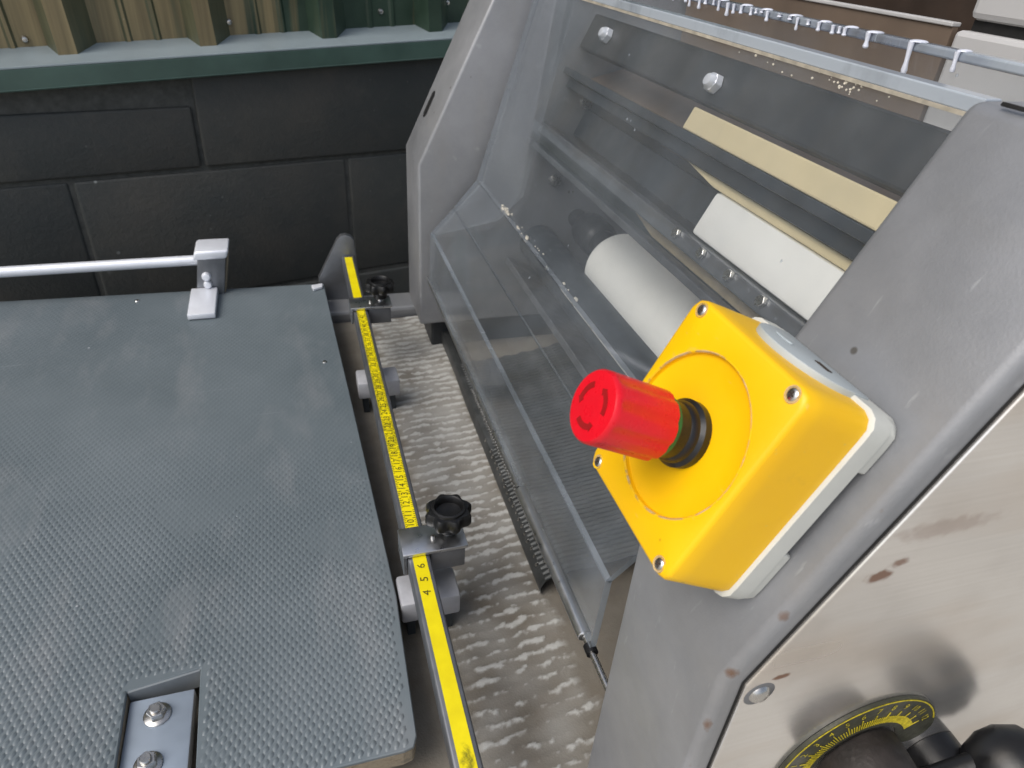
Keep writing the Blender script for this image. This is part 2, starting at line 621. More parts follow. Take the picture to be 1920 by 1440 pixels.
wall = empty('block_wall', (P0.x, P0.y, GROUND), 'dark painted concrete block wall behind the machine', 'wall')
U0, U1 = -2.3, 2.3
mb = box(U0, U1, 0.0036, 0.19, GROUND, -0.128)
for v in mb.verts:
    if v.co.z > -0.5:
        v.co.z = -0.174 + 0.047 * (v.co.x + 0.06)
wall_part('mortar', mb, 'mortar', wall)
course = 0
z = -0.323
rows = []
while z > GROUND - 0.2:
    rows.append(z)
    z -= 0.2
rng = random.Random(3)


def block(u0, u1, z0, z1, name='block'):
    b = box(u0, u1, 0, 0.1, z0, z1, 0.004, 3)
    dv = rng.uniform(-0.0018, 0.0018)
    if z1 > -0.19:
        for v in b.verts:
            if v.co.z > -0.2:
                v.co.z += 0.047 * (v.co.x + 0.06) - 0.040
    for v in b.verts:
        if v.co.y < 0.06:
            p = v.co
            v.co.y += dv + 0.0012 * noise.noise(Vector((p.x * 9, p.z * 9, 3.1)))
            v.co.x += 0.0012 * noise.noise(Vector((p.x * 14, p.z * 14, 7.7)))
            v.co.z += 0.0012 * noise.noise(Vector((p.x * 14, p.z * 14, 1.7)))
    return wall_part(name, b, 'block', wall, True)


J = 0.0028
for ri, zt in enumerate([-0.123] + rows):
    zb = max(zt - 0.2, GROUND)
    if zb >= zt - 0.02:
        continue
    off = (-0.272 if ri % 2 == 0 else -0.062)
    k0 = int(math.floor((U0 - off) / 0.38)) + 1
    edges = [U0] + [off + 0.38 * k for k in range(k0, k0 + 14) if U0 < off + 0.38 * k < U1] + [U1]
    for a, b in zip(edges, edges[1:]):
        top = zt - J
        if ri == 0 and abs(b + 0.272) < 0.01:
            # the block with a broken-out top strip, left dark and recessed
            block(a + J, b - J, zb + J, -0.237)
            fill = box(a + J, b - 0.03, 0.006, 0.1, -0.2345, -0.200, 0.003)
            wall_part('recessed_fill', fill, 'dark_paint', wall)
            continue
        block(a + J, b - J, zb + J, top)

# green corrugated sheet and its flashing, both running a little uphill to the right
TILT = Matrix.Translation((-0.06, 0, -0.17)) @ Matrix.Rotation(R(-2.7), 4, 'Y') @ Matrix.Translation((0.06, 0, 0.17))


def clad_part(name, bm, mat, parent, smooth=False):
    bm.transform(WALLM @ TILT)
    return obj(name, bm, mat, parent, smooth)


fl = empty('metal_flashing', (P0.x, P0.y, -0.2), 'green folded metal flashing strip capping the dark block wall', 'flashing')
clad_part('fascia', box(U0, U1, -0.018, -0.0155, -0.1862, -0.1632, 0.0008), 'flashing_green', fl)
clad_part('ledge', prism([(-0.0180, -0.1630), (0.045, -0.1500), (0.045, -0.1475), (-0.0180, -0.1605)], U0, U1, 'X', 0.0006), 'flashing_top', fl)
clad_part('drip_edge', cyl((U0, -0.0165, -0.1865), (U1, -0.0165, -0.1865), 0.0018, 8), 'flashing_green', fl, True)

cl = empty('corrugated_cladding', (P0.x, P0.y + 0.05, -0.15), 'green corrugated metal cladding with a painted tan reflection above the wall', 'cladding')
PER = 0.166
prof = []
u = -0.4235 - PER * 12
n = 0
while u < U1:
    prof += [(u, 0.040), (u + 0.010, 0.008), (u + 0.031, 0.008), (u + 0.056, 0.040)]
    for q in (0.30, 0.62):
        w0 = u + 0.056 + (PER - 0.056) * q
        prof += [(w0, 0.040), (w0 + 0.003, 0.0375), (w0 + 0.007, 0.0375), (w0 + 0.010, 0.040)]
    u += PER
b = bmesh.new()
Z0, Z1 = -0.162, 0.75
lo = [b.verts.new((x, y, Z0)) for x, y in prof]
hi = [b.verts.new((x, y, Z1)) for x, y in prof]
lo2 = [b.verts.new((x, y + 0.0012, Z0)) for x, y in prof]
hi2 = [b.verts.new((x, y + 0.0012, Z1)) for x, y in prof]
for i in range(len(prof) - 1):
    f = b.faces.new((lo[i], lo[i + 1], hi[i + 1], hi[i]))
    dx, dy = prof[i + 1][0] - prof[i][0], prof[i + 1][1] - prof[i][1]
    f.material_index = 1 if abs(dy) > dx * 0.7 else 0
    b.faces.new((lo2[i + 1], lo2[i], hi2[i], hi2[i + 1]))
    b.faces.new((hi[i], hi[i + 1], hi2[i + 1], hi2[i]))
    b.faces.new((lo[i + 1], lo[i], lo2[i], lo2[i + 1]))
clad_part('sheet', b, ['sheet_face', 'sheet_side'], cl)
for uu, zz in ((-0.445, -0.140), (-0.20, -0.132), (0.02, -0.128), (0.13, -0.12)):
    clad_part('screw_head', lathe([(0, 0.004), (0.003, 0.003), (0.0045, 0)], 10, along((uu, 0.0395, zz), (0, -1, 0))), 'zinc', cl, True)

# ------------------------------------------------------------------ the machine
mach = empty('dough_moulder', (0.33, 0.46, GROUND), 'grey metal dough moulding machine with white rollers and two side housings', 'machine')
HX, HK, HT = 0.124, -0.2175, -0.038      # front of a housing, height of its knee, height of its top
HTX = 0.209
hpoly = lambda zb: [(HX, zb), (HX, HK), (HTX, HT), (0.66, HT), (0.66, zb)]
YN0, YN1, YF0, YF1 = 0.1125, 0.183, 0.7225, 0.803

near = obj('side_housing', prism(hpoly(-0.62), YN0, YN1, 'Y', 0.0042, 4), 'grey_paint', mach, True, label='near side housing carrying the emergency stop box')
far = obj('side_housing', prism(hpoly(-0.408), YF0, YF1, 'Y', 0.0032, 3), 'grey_paint', mach, True, label='far side housing with a slot hole in its sloping front')


def inset(poly, d):
    """offset a convex polygon inwards"""
    out = []
    n = len(poly)
    cx = sum(p[0] for p in poly) / n
    cz = sum(p[1] for p in poly) / n
    L = []
    for i in range(n):
        a, b = Vector(poly[i]), Vector(poly[(i + 1) % n])
        e = (b - a).normalized()
        nn = Vector((-e.y, e.x))
        if nn.dot(Vector((cx, cz)) - a) < 0:
            nn = -nn
        L.append((a + nn * d, e))
    for i in range(n):
        p, e = L[i - 1]
        q, f = L[i]
        den = e.x * f.y - e.y * f.x
        t = ((q.x - p.x) * f.y - (q.y - p.y) * f.x) / den
        out.append(tuple(p + e * t))
    return out


obj('panel_gap_strip', prism(inset(hpoly(-0.62), 0.0085), 0.1119, 0.116, 'Y'), 'gap', near)  # dark strip put in for the shade in the gap round the panel
sp = obj('side_panel', prism(inset(hpoly(-0.62), 0.0094), 0.1105, 0.1155, 'Y', 0.0007, 2), 'stainless', near, label='brushed stainless side panel with rust stains')
# folded strip round the far side of the sloping plate (bent edge of the front sheet)
for x, zz in ((0.1405, -0.2265),):
    mt = along((x, 0.1106, zz), (0, -1, 0))
    s = panscrew(0.0044, 0.0022)
    s.transform(mt)
    so = obj('panel_screw', s, 'zinc', near, True)
    s = lathe([(0, 0.0003), (0.0062, 0.0002), (0.0066, 0)], 20, mt)
    obj('screw_washer', s, 'dull_steel', near, True)
# slot hole in the far housing's sloping front
sl = bmesh.new()
pts = []
for i in range(16):
    a = 2 * math.pi * i / 16
    pts.append((0.0062 * math.cos(a), 0.0085 * (1 if math.sin(a) >= 0 else -1) + 0.0062 * math.sin(a)))
vs = [sl.verts.new(W(0.779 + p[0], 0.0897 + p[1], -0.2046)) for p in pts]
sl.faces.new(vs)
obj('slot_hole', sl, 'hole', far)
# clips on the far housing's inner face
for (x, zz) in ((0.305, -0.155), (0.278, -0.238), (0.33, -0.32)):
    obj('bolt', lathe([(0, 0.006), (0.006, 0.005), (0.0075, 0)], 14, along((x, YF0 + 0.0005, zz), (0, -1, 0))), 'zinc', far, True)
# a small split weld along the near housing's top edge, with rust
obj('edge_crack', slab(YN0 + 0.008, YN1 - 0.012, -0.0568, -0.0556, -0.2052, -0.2044), 'gap', near)

# bed, frame rails, cabinet below
obj('bed_plate', box(-0.50, 0.66, 0.135, 0.815, -0.475, -0.4505, 0.002), 'dull_steel', mach)
obj('frame_rail', box(-0.50, 0.66, 0.8165, 0.862, -0.50, -0.432, 0.004), 'grey_paint', mach)
obj('frame_rail', box(-0.50, 0.1235, 0.075, 0.1345, -0.50, -0.455, 0.004), 'grey_paint', mach)
obj('housing_foot', box(0.14, 0.60, 0.735, 0.795, -0.452, -0.4085, 0.003), 'dark_paint', mach)
obj('cabinet', box(-0.42, 0.60, 0.15, 0.80, GROUND + 0.08, -0.476, 0.006), 'grey_paint', mach)
for x in (-0.36, 0.54):
    for y in (0.2, 0.75):
        obj('foot', cyl((x, y, GROUND), (x, y, GROUND + 0.082), 0.03, 20, 0.004), 'black_plastic', mach, True)
obj('back_plate', box(0.640, 0.650, YN1 + 0.001, YF0 - 0.001, -0.44, -0.05), 'dark_paint', mach)

# canvas belt with ridges of flour, relief in the mesh itself
BZ = -0.445
b = bmesh.new()
fl_layer = b.verts.layers.float.new('flour')
NX, NY = 210, 560
bx0, bx1, by0, by1 = -0.02, 0.235, 0.150, 0.812
grid = []
for j in range(NY + 1):
    y = by0 + (by1 - by0) * j / NY
    row = []
    for i in range(NX + 1):
        x = bx0 + (bx1 - bx0) * i / NX
        wob = 0.0040 * noise.noise(Vector((x * 26, y * 24, 0.3))) + 0.0022 * noise.noise(Vector((x * 85, y * 70, 5.0)))
        ph = (y + wob - 0.10 * (x - 0.1)) / 0.0103
        k = math.floor(ph)
        s = math.sin(math.pi * (ph - k)) ** 2
        area = max(0.0, min(1.0, (x - 0.068 - 0.012 * noise.noise(Vector((k * 2.3, 0.5, 0)))) / 0.010)) * max(0.0, min(1.0, (0.160 + 0.012 * noise.noise(Vector((k * 1.7, 3.5, 0))) - x) / 0.008))
        clump = 1.1 * noise.noise(Vector((x * 75, k * 3.17, 1.1))) + 0.9 * noise.noise(Vector((x * 170, y * 280, 2.2))) + 0.55 * noise.noise(Vector((x * 420, y * 520, 6.2)))
        farf = max(0.0, min(1.0, (y - 0.34) / 0.22))
        dens = -0.10 + 0.30 * noise.noise(Vector((x * 14, y * 11, 9.0))) + 0.42 * farf
        f = max(0.0, min(1.0, (s * 1.45 - 0.92 + clump * 0.95 + dens) * 1.7)) * area
        film = max(0.0, min(0.5, 0.16 + 0.30 * noise.noise(Vector((x * 35, y * 35, 8))) + 0.22 * farf)) * area
        zz = BZ + 0.0004 * s * area + 0.0009 * f * (0.6 + 0.5 * noise.noise(Vector((x * 330, y * 330, 0)))) + 0.0008 * noise.noise(Vector((x * 20, y * 20, 4)))
        v = b.verts.new((x, y, zz))
        v[fl_layer] = min(1.0, max(film, f * 0.95))
        row.append(v)
    grid.append(row)
for j in range(NY):
    for i in range(NX):
        b.faces.new((grid[j][i], grid[j][i + 1], grid[j + 1][i + 1], grid[j + 1][i]))
obj('conveyor_belt', b, 'belt', mach, True, label='beige canvas belt caked with ridges of flour')
obj('belt_run', box(0.2352, 0.60, 0.150, 0.812, -0.4495, BZ, 0.001), 'belt', mach)
obj('belt_run', box(-0.46, -0.0202, 0.150, 0.812, -0.4495, BZ, 0.001), 'belt', mach)

# interior: cream bars, rollers, rails (slope coordinates)
obj('inner_panel', slab(YN1 + 0.001, YF0 - 0.001, -0.067, -0.033, -0.322, -0.305, 0.002), 'dark_paint', mach)
for y, d in ((0.668, -0.0512), (0.466, -0.0472)):
    s = hexhead(0.0075, 0.006)
    s.transform(along(W(y, d, -0.3048), NRM))
    bo = obj('panel_bolt', s, 'bright_alu', mach)
    obj('bolt_dome', lathe([(0, 0.0105), (0.004, 0.0095), (0.006, 0.006), (0.006, 0.0055)], 14, along(W(y, d, -0.3048), NRM)), 'bright_alu', bo, True)
obj('cream_bar', slab(YN1 + 0.001, 0.472, -0.0285, -0.0118, -0.33, -0.302, 0.0012), 'cream_plastic', mach)
obj('steel_channel', slab(YN1 + 0.001, YF0 - 0.001, -0.0115, -0.0045, -0.33, -0.302, 0.001), 'dark_steel', mach)
obj('steel_channel', slab(YN1 + 0.001, YF0 - 0.001, -0.0042, 0.0055, -0.34, -0.312, 0.001), 'dark_steel', mach)
b = slab(YN1 + 0.001, 0.462, 0.0058, 0.0122, -0.345, -0.318, 0.001)
for v in b.verts:                       # its far end is cut on a curve
    d = v.co.dot(DWN)
    if v.co.y > 0.45:
        v.co.y = 0.468 - (d - 0.0058) * 7.5
obj('cream_scraper', b, 'cream_plastic', mach)
ax = lambda y, d, h: tuple(W(y, d, h))
obj('white_block', slab(YN1 + 0.001, 0.414, 0.0126, 0.0455, -0.345, -0.3165, 0.003), 'white_plastic', mach, True, label='flat warm white block behind the guard')
obj('block_carrier', slab(YN1 + 0.001, YF0 - 0.001, 0.0140, 0.0440, -0.362, -0.3455, 0.001), 'dark_steel', mach)
obj('bolt_bar', slab(YN1 + 0.001, YF0 - 0.001, 0.0465, 0.0575, -0.325, -0.307, 0.001), 'dull_steel', mach)
for y in (0.4125, 0.377, 0.342, 0.306):
    s = hexhead(0.0042, 0.003)
    s.transform(along(W(y, 0.0505, -0.3068), NRM))
    obj('bar_bolt', s, 'zinc', mach)
b = slab(YN1 + 0.001, 0.50, 0.0600, 0.0668, -0.330, -0.322, 0.001)
for v in b.verts:
    d = v.co.dot(DWN)
    if v.co.y > 0.48:
        v.co.y -= (d - 0.0600) * 6
obj('felt_strip', b, 'tan_felt', mach)
obj('guide_bar', slab(YN1 + 0.001, YF0 - 0.001, 0.0668, 0.0725, -0.318, -0.300, 0.001), 'dull_steel', mach)
RC, RH, RR = 0.1285, -0.400, 0.0375
RL = 0.600 - YN1 - 0.001
rp = [(0, 0), (RR, 0)] + [(RR - 0.012 + 0.012 * math.cos(R(a)), RL - 0.012 + 0.012 * math.sin(R(a))) for a in range(0, 91, 15)] + [(0, RL)]
r1 = obj('large_roller', lathe(rp, 56, along(W(YN1 + 0.001, RC, RH), (0, 1, 0))), 'white_plastic', mach, True, label='long white roller with a black bearing at its far end')
b = lathe([(0, 0), (0.0165, 0), (0.0175, 0.002), (0.0175, 0.026), (0.0150, 0.028), (0.0150, 0.042), (0.0190, 0.045), (0.0205, 0.050), (0.0205, 0.078), (0.0185, 0.086), (0.0110, 0.090), (0.0110, 0.119), (0, 0.119)], 32,
          along(W(0.6005, RC - 0.006, RH), (0, 1, 0)))
obj('roller_bearing', b, 'knob_plastic', mach, True)
obj('drum_roller', cyl(ax(YN1 + 0.001, 0.168, -0.372), ax(YF0 - 0.001, 0.168, -0.372), 0.022, 40), 'dark_steel', mach, True)
obj('lower_tray', slab(YN1 + 0.001, YF0 - 0.001, 0.197, 0.204, -0.41, -0.345, 0.001), 'dull_steel', mach)

# hopper: two clear-rimmed plates and a brown lining
hop = empty('feed_hopper', (0.36, 0.46, -0.30), 'clear fronted feed hopper with brown lining at top right', 'hopper')
obj('front_pane', box(0.2985, 0.3035, 0.186, 0.716, -0.0690, -0.0412), 'acrylic', hop)
hop_rim = obj('front_pane_rim', box(0.2975, 0.3045, 0.186, 0.716, -0.041, -0.0365, 0.001), 'acrylic_blue', hop)
obj('rear_plate', box(0.40, 0.404, 0.381, 0.715, -0.20, -0.0375), 'hopper_brown', hop)
obj('rear_plate_rim', box(0.3985, 0.4055, 0.381, 0.715, -0.0373, -0.0348, 0.0006), 'hood_white', hop)
obj('lining', prism([(0.305, -0.13), (0.398, -0.105), (0.398, -0.108), (0.305, -0.133)], 0.186, 0.716, 'Y'), 'hopper_brown', hop)
obj('rear_lining', box(0.47, 0.476, 0.378, 0.72, -0.20, 0.09), 'dark_brown', hop)
obj('hood', box(0.40, 0.60, 0.186, 0.379, -0.30, -0.0385, 0.003), 'hood_white', hop)
obj('hood_seam', box(0.408, 0.59, 0.19, 0.375, -0.0384, -0.0325), 'gap', hop)
obj('hood_lid', box(0.404, 0.60, 0.188, 0.377, -0.0324, 0.06, 0.004), 'hood_white', hop)

# dried drips hanging on the hopper's clear rim
rd = random.Random(11)
drips = [(0.3030, 0.0150, 0.0017), (0.2745, 0.0090, 0.0014), (0.3335, 0.0078, 0.0017), (0.352, 0.0045, 0.0014), (0.3565, 0.0040, 0.0012)]
y = 0.362
while y < 0.57:
    drips.append((y, rd.uniform(0.002, 0.0085), rd.uniform(0.0010, 0.0017)))
    y += rd.uniform(0.0055, 0.013)
for i, (y, L, r) in enumerate(drips):
    t = lathe([(0, 0), (r * 0.9, -0.0004), (r * 0.75, -L * 0.3), (r * 0.62, -L * 0.6), (r * 0.95, -L * 0.86), (r * 0.7, -L * 0.97), (0, -L)], 10)
    for v in t.verts:
        v.co.y += v.co.z * 0.10
        v.co.x -= 0.0006
    c = lathe([(0, 0.0014), (r * 1.0, 0.0011), (r * 1.5, 0.0004), (r * 1.6, -0.0003), (0, -0.0004)], 12)
    for v in c.verts:
        v.co.x = v.co.x * 1.8 + 0.0038
        v.co.z *= 0.6
        v.co.y = v.co.y * (1.0 + 400 * r * rd.uniform(0.2, 0.9))
    if i < 4 or i % 3 == 0:
        t = merge(t, c)
    else:
        c.free()
    bmesh.ops.translate(t, vec=(0.2965, y, -0.0365), verts=t.verts)
    obj('dried_drip', t, 'drip_glint', hop_rim, True)

# ------------------------------------------------------------------ chain mat lying on the belt
mat = empty('mesh_mat', (0.2, 0.5, BZ), 'dark ribbed metal mesh mat lying on the belt under the guard', 'mat')
prf = [(0.1560, -0.4430), (0.1545, -0.4350), (0.1575, -0.4275), (0.1650, -0.4240), (0.1750, -0.4230)] + [(0.175 + 0.165 * k / 24, -0.4230 + 0.030 * (k / 24) ** 1.6) for k in range(1, 25)]
b = bmesh.new()
my0, my1, NS = 0.335, 0.655, 300
rows_ = []
for j in range(NS + 1):
    y = my0 + (my1 - my0) * j / NS
    row = []
    for i, (x, z0) in enumerate(prf):
        rib = math.sin((y + 0.0012 * math.sin(i * 2.2)) / 0.0052 * 2 * math.pi)
        amp = 0.0 if i < 3 else 0.0011
        xx = x - 0.0045 * max(0.0, 1 - i / 8) + 0.02 * max(0, (y - 0.6)) - 0.010 * (y - 0.5) * -0.25
        row.append(b.verts.new((xx, y, z0 + amp * rib)))
    rows_.append(row)
for j in range(NS):
    for i in range(len(prf) - 1):
        b.faces.new((rows_[j][i], rows_[j][i + 1], rows_[j + 1][i + 1], rows_[j + 1][i]))
obj('ribbed_sheet', b, 'mat', mat, True)
# end band (the smooth far half of the edge) and the row of link ends along the near half
obj('edge_band', box(0.1520, 0.165, 0.5, 0.74, -0.4425, -0.4262, 0.003), 'mat', mat, True)
link = lathe([(0, 0.0027), (0.0016, 0.0021), (0.0025, 0.0002), (0.0019, -0.0018), (0, -0.0027)], 10)
lme = bpy.data.meshes.new('link_end')
link.to_mesh(lme)
link.free()
lme.materials.append(M['zinc'])
for p in lme.polygons:
    p.use_smooth = True
nl = 58
for i in range(nl):
    y = 0.352 + 0.0043 * i
    jit = rd.uniform(-0.0007, 0.0007)
    share('link_end', lme, mat, Matrix.Translation((0.1600 + jit - 0.2, y - 0.5, -0.4244 - BZ)) @ Matrix.Rotation(R(35), 4, 'Y') @ Matrix.Diagonal((1.0, 0.8, 1.0, 1)))
    if i < 44:
        share('link_end', lme, mat, Matrix.Translation((0.1655 - jit - 0.2, y - 0.5 + 0.0021, -0.4228 - BZ)) @ Matrix.Diagonal((1.1, 0.6, 0.8, 1)))
    if i % 2 == 0 and i < 40:
        share('link_end', lme, mat, Matrix.Translation((0.1535 + jit - 0.2, y - 0.5 + 0.002, -0.4292 - BZ)) @ Matrix.Diagonal((0.75, 0.6, 0.8, 1)))

# ------------------------------------------------------------------ clear guard over the rollers
gd = empty('safety_guard', (0.183, 0.46, -0.342), 'clear folded acrylic guard with pale edges covering the rollers', 'guard')
GY0, GY1 = 0.2165, 0.705
TH = 0.0055
T1, B1, MID, B2, LB = (0.236, -0.0475), (0.1835, -0.2285), (0.1585, -0.2585), (0.1335, -0.2855), (0.1320, -0.3420)


def panel(name, a, b, y0, y1, th, mat, edge='acrylic_edge'):
    """a sheet between two profile points, thickness to the inside; cut edges take the edge material"""
    a, b = Vector(a), Vector(b)
    e = (b - a).normalized()
    n = Vector((-e.y, e.x))
    if n.x < 0:
        n = -n
    m = prism([tuple(a), tuple(b), tuple(b + n * th), tuple(a + n * th)], y0, y1, 'Y')
    m.faces.ensure_lookup_table()
    n3 = Vector((n.x, 0, n.y))
    for f in m.faces:
        f.normal_update()
        if abs(f.normal.dot(n3)) < 0.9:
            f.material_index = 1
    return obj(name, m, [mat, edge], gd)


panel('upper_pane', T1, B1, 0.1995, GY1, TH, 'acrylic')
panel('bend_pane', (B1[0] - 0.0004, B1[1] - 0.0005), MID, GY0, GY1, 0.004, 'acrylic')
panel('bend_pane', (MID[0] - 0.0004, MID[1] - 0.0005), B2, GY0, GY1, 0.004, 'acrylic')
panel('lower_lip', (B2[0], B2[1] - 0.0006), LB, GY0, GY1, 0.004, 'acrylic_dusty')
obj('top_strip', box(0.2350, 0.2430, 0.1990, GY1 + 0.0002, -0.0472, -0.0415, 0.0006), 'acrylic_strip', gd)
obj('glue_line', box(0.2344, 0.2349, 0.1995, GY1 - 0.001, -0.0486, -0.0470), 'glue', gd)
# end cheek at the far side
ck = prism([(0.2376, -0.0480), (0.1900, -0.2295), (0.1378, -0.2870), (0.208, -0.273), (0.235, -0.246), (0.275, -0.048)], GY1 - 0.0052, GY1 - 0.0002, 'Y')
obj('end_cheek', ck, 'acrylic_dusty', gd)
# caked dough along the bend, and crumbs under the top edge
rd = random.Random(5)
b = bmesh.new()
for (yc, yw, n) in ((0.612, 0.014, 12), (0.55, 0.020, 10), (0.50, 0.03, 5), (0.44, 0.06, 5)):
    for i in range(n):
        y = yc + rd.uniform(-yw, yw)
        s = rd.uniform(0.0005, 0.0016)
        q = bmesh.new()
        bmesh.ops.create_icosphere(q, subdivisions=1, radius=s)
        for v in q.verts:
            v.co *= rd.uniform(0.7, 1.25)
            v.co.y *= 2.0
        bmesh.ops.translate(q, vec=(B1[0] + 0.0045 + rd.uniform(-0.001, 0.003), y, B1[1] + rd.uniform(-0.003, 0.002)), verts=q.verts)
        merge(b, q)
obj('caked_dough', b, 'dough', gd, True, kind='stuff')
b = bmesh.new()
for i in range(34):
    y = rd.choice((rd.gauss(0.268, 0.010), rd.gauss(0.268, 0.010), rd.uniform(0.24, 0.36)))
    y = max(GY0 + 0.004, min(0.5, y))
    s = rd.uniform(0.0003, 0.0008)
    q = bmesh.new()
    bmesh.ops.create_icosphere(q, subdivisions=1, radius=s)
    k = rd.uniform(0.001, 0.006)
    e = (Vector(B1) - Vector(T1)).normalized()
    bmesh.ops.translate(q, vec=(T1[0] + e.x * k - 0.0004, y, T1[1] + e.y * k), verts=q.verts)
    merge(b, q)
obj('dried_crumbs', b, 'dough', gd, True, kind='stuff')
b = cyl((0.1335, GY0 + 0.010, -0.3455), (0.1335, 0.355, -0.3455), 0.0044, 20, 0.0006)
hr = obj('hinge_tube', b, 'aluminium', gd, True)
obj('hinge_pin', cyl((0.1335, YN1 + 0.0005, -0.3455), (0.1335, GY0 + 0.0095, -0.3455), 0.0020, 14), 'zinc', hr, True)
obj('hinge_collar', cyl((0.1335, GY0 - 0.002, -0.3455), (0.1335, GY0 + 0.004, -0.3455), 0.0036, 16), 'black_plastic', hr, True)
obj('edge_wire', cyl((0.1318, 0.356, -0.3435), (0.1318, GY1 + 0.012, -0.3435), 0.0017, 10), 'aluminium', gd, True)

# ------------------------------------------------------------------ pressure board
TZ = -0.405
tb = empty('pressure_board', (-0.2, 0.53, BZ), 'grey embossed pressure board lying left of the yellow ruler rail', 'board')
nx0, nx1, ny = -0.1330, -0.0915, 0.3000
oy = lambda x: 0.2185 - 0.004 * x
outline = [(-0.47, 0.2205), (nx0 + 0.0015, 0.2190), (nx0, ny - 0.003), (nx1, ny + 0.003), (nx1 + 0.0025, 0.2188), (0.0240, 0.2186), (0.0300, 0.2200), (0.0325, 0.2260), (0.0360, 0.33), (0.0300, 0.53), (0.0235, 0.72), (0.0195, 0.848), (-0.20, 0.8545), (-0.47, 0.862)]
obj('core', prism(outline, TZ - 0.0165, TZ - 0.0032, 'Z', 0.0008, 1), 'board_edge', tb)
out2 = [(x + (0.0006 if x > 0 else 0), y - 0.0003) for x, y in outline]
obj('rubber_sheet', prism(out2, TZ - 0.0031, TZ, 'Z', 0.0006, 1), 'rubber', tb)
for x in (-0.43, -0.25, -0.02):
    obj('spacer', box(x - 0.015, x + 0.015, 0.26, 0.83, -0.4445, TZ - 0.0167), 'board_edge', tb)

# embossed grains on the sheet: real relief, far too many to count


def inside(x, y):
    if nx0 - 0.002 < x < nx1 + 0.004 and y < ny + 0.003:
        return False
    if y < 0.2225 or y > 0.8475 + 0.02 * max(0, -x) * 1.0 - 0.002:
        return False
    pts_ = [(0.0300, 0.22), (0.0360, 0.33), (0.0300, 0.53), (0.0235, 0.72), (0.0195, 0.848)]
    for (xa, ya), (xb, yb) in zip(pts_, pts_[1:]):
        if ya <= y <= yb:
            return x < xa + (xb - xa) * (y - ya) / (yb - ya) - 0.0035
    return False


verts, faces = [], []
px, py = 0.0052, 0.0040
j = 0
y = 0.2225
gx, gy, gh = 0.0018, 0.0029, 0.0008
sk = 0.25
while y < 0.855:
    x = -0.468 + (px / 2 if j % 2 else 0)
    far_ = y > 0.60
    while x < 0.036:
        if inside(x, y):
            k = len(verts)
            hh = gh * (0.85 + 0.3 * rd.random()) * (0.55 if noise.noise(Vector((x * 14, y * 14, 0))) > 0.33 else 1.0) * max(0.22, min(1.0, 1.0 - (y + 0.35 * x - 0.36) / 0.22))
            for a in range(6):
                an = a * math.pi / 3
                dx, dy = gx * math.cos(an), gy * math.sin(an)
                verts.append((x + dx + sk * dy + 0.2, y + dy - 0.53, TZ - BZ + 0.00002))
            for a in range(6):
                an = a * math.pi / 3
                dx, dy = gx * 0.45 * math.cos(an), gy * 0.5 * math.sin(an)
                verts.append((x + dx + sk * dy + 0.2, y + dy - 0.53, TZ - BZ + hh))
            for a in range(6):
                c = (a + 1) % 6
                faces.append((k + a, k + c, k + 6 + c, k + 6 + a))
            faces.append(tuple(k + 6 + a for a in range(6)))
        x += px
    y += py
    j += 1
me = bpy.data.meshes.new('embossed_grain')
me.from_pydata(verts, [], faces)
me.materials.append(M['rubber'])
for p in me.polygons:
    p.use_smooth = True
o = bpy.data.objects.new('embossed_grain', me)
COL.objects.link(o)
o.parent = tb
tag(o, kind='stuff')

# bracket plate in the front notch, with two hex bolts
pl = obj('notch_plate', box(nx0 + 0.0009, nx1 - 0.0036, 0.19, ny - 0.0068, TZ - 0.016, TZ - 0.0060, 0.0012), 'strap_steel', tb, True, label='bluish steel strap with two hex bolts set in the notch')
for (x, y, a) in ((-0.1150, 0.2800, 12), (-0.1165, 0.2495, 38)):
    w = lathe([(0, 0.0016), (0.0070, 0.0016), (0.0078, 0.0010), (0.0078, 0)], 24, Matrix.Translation((x, y, TZ - 0.0060)))
    obj('washer', w, 'zinc', pl, True)
    h = hexhead(0.0058, 0.0046)
    h.transform(Matrix.Translation((x, y, TZ - 0.0044)) @ Matrix.Rotation(R(a), 4, 'Z'))
    obj('hex_bolt', h, 'zinc', pl)
    obj('bolt_tip', cyl((x, y, TZ + 0.0000), (x, y, TZ + 0.0020), 0.0032, 16, 0.0005), 'zinc', pl, True)
obj('notch_liner', prism([(nx0 + 0.0006, ny - 0.0032), (nx1 - 0.0003, ny + 0.0024), (nx1 - 0.0003, ny + 0.0010), (nx0 + 0.0006, ny - 0.0046)], TZ - 0.016, TZ - 0.0006, 'Z'), 'dark_rubber', tb)
# upright bracket at the far edge, holding a bright rod
def lean(b):
    for v in b.verts:
        v.co.x += 0.018 * max(0.0, v.co.z - TZ - 0.008) / 0.05
    return b


br_ = obj('upright_bracket', lean(box(-0.1375, -0.1055, 0.838, 0.862, TZ - 0.03, -0.3555, 0.0012)), 'dull_steel', tb, True, label='leaning metal upright bracket on the far edge holding the rod')
obj('bracket_cap', lean(box(-0.1425, -0.1045, 0.828, 0.868, -0.3553, -0.3440, 0.003, 3)), 'bright_alu', br_, True)  # bright cap and foot, dark upright: reflections put into their colours
obj('bracket_foot', prism([(0.773, TZ + 0.0012), (0.773, TZ + 0.0080), (0.8375, TZ + 0.0105), (0.8375, TZ + 0.0012)], -0.1365, -0.1065, 'X', 0.0012, 2), 'bright_alu', br_, True)
for zz, r in ((-0.3800, 0.0055), (-0.3905, 0.0050)):
    obj('bracket_bolt', lathe([(0, 0.006), (r * 0.7, 0.0052), (r, 0.003), (r, 0)], 18, along((-0.1165, 0.8378, zz), (0, -1, 0.1))), 'bright_alu', br_, True)
obj('cheek_strip', lean(box(-0.1050, -0.1025, 0.842, 0.864, TZ - 0.02, -0.357, 0.0008)), 'board_edge', br_)
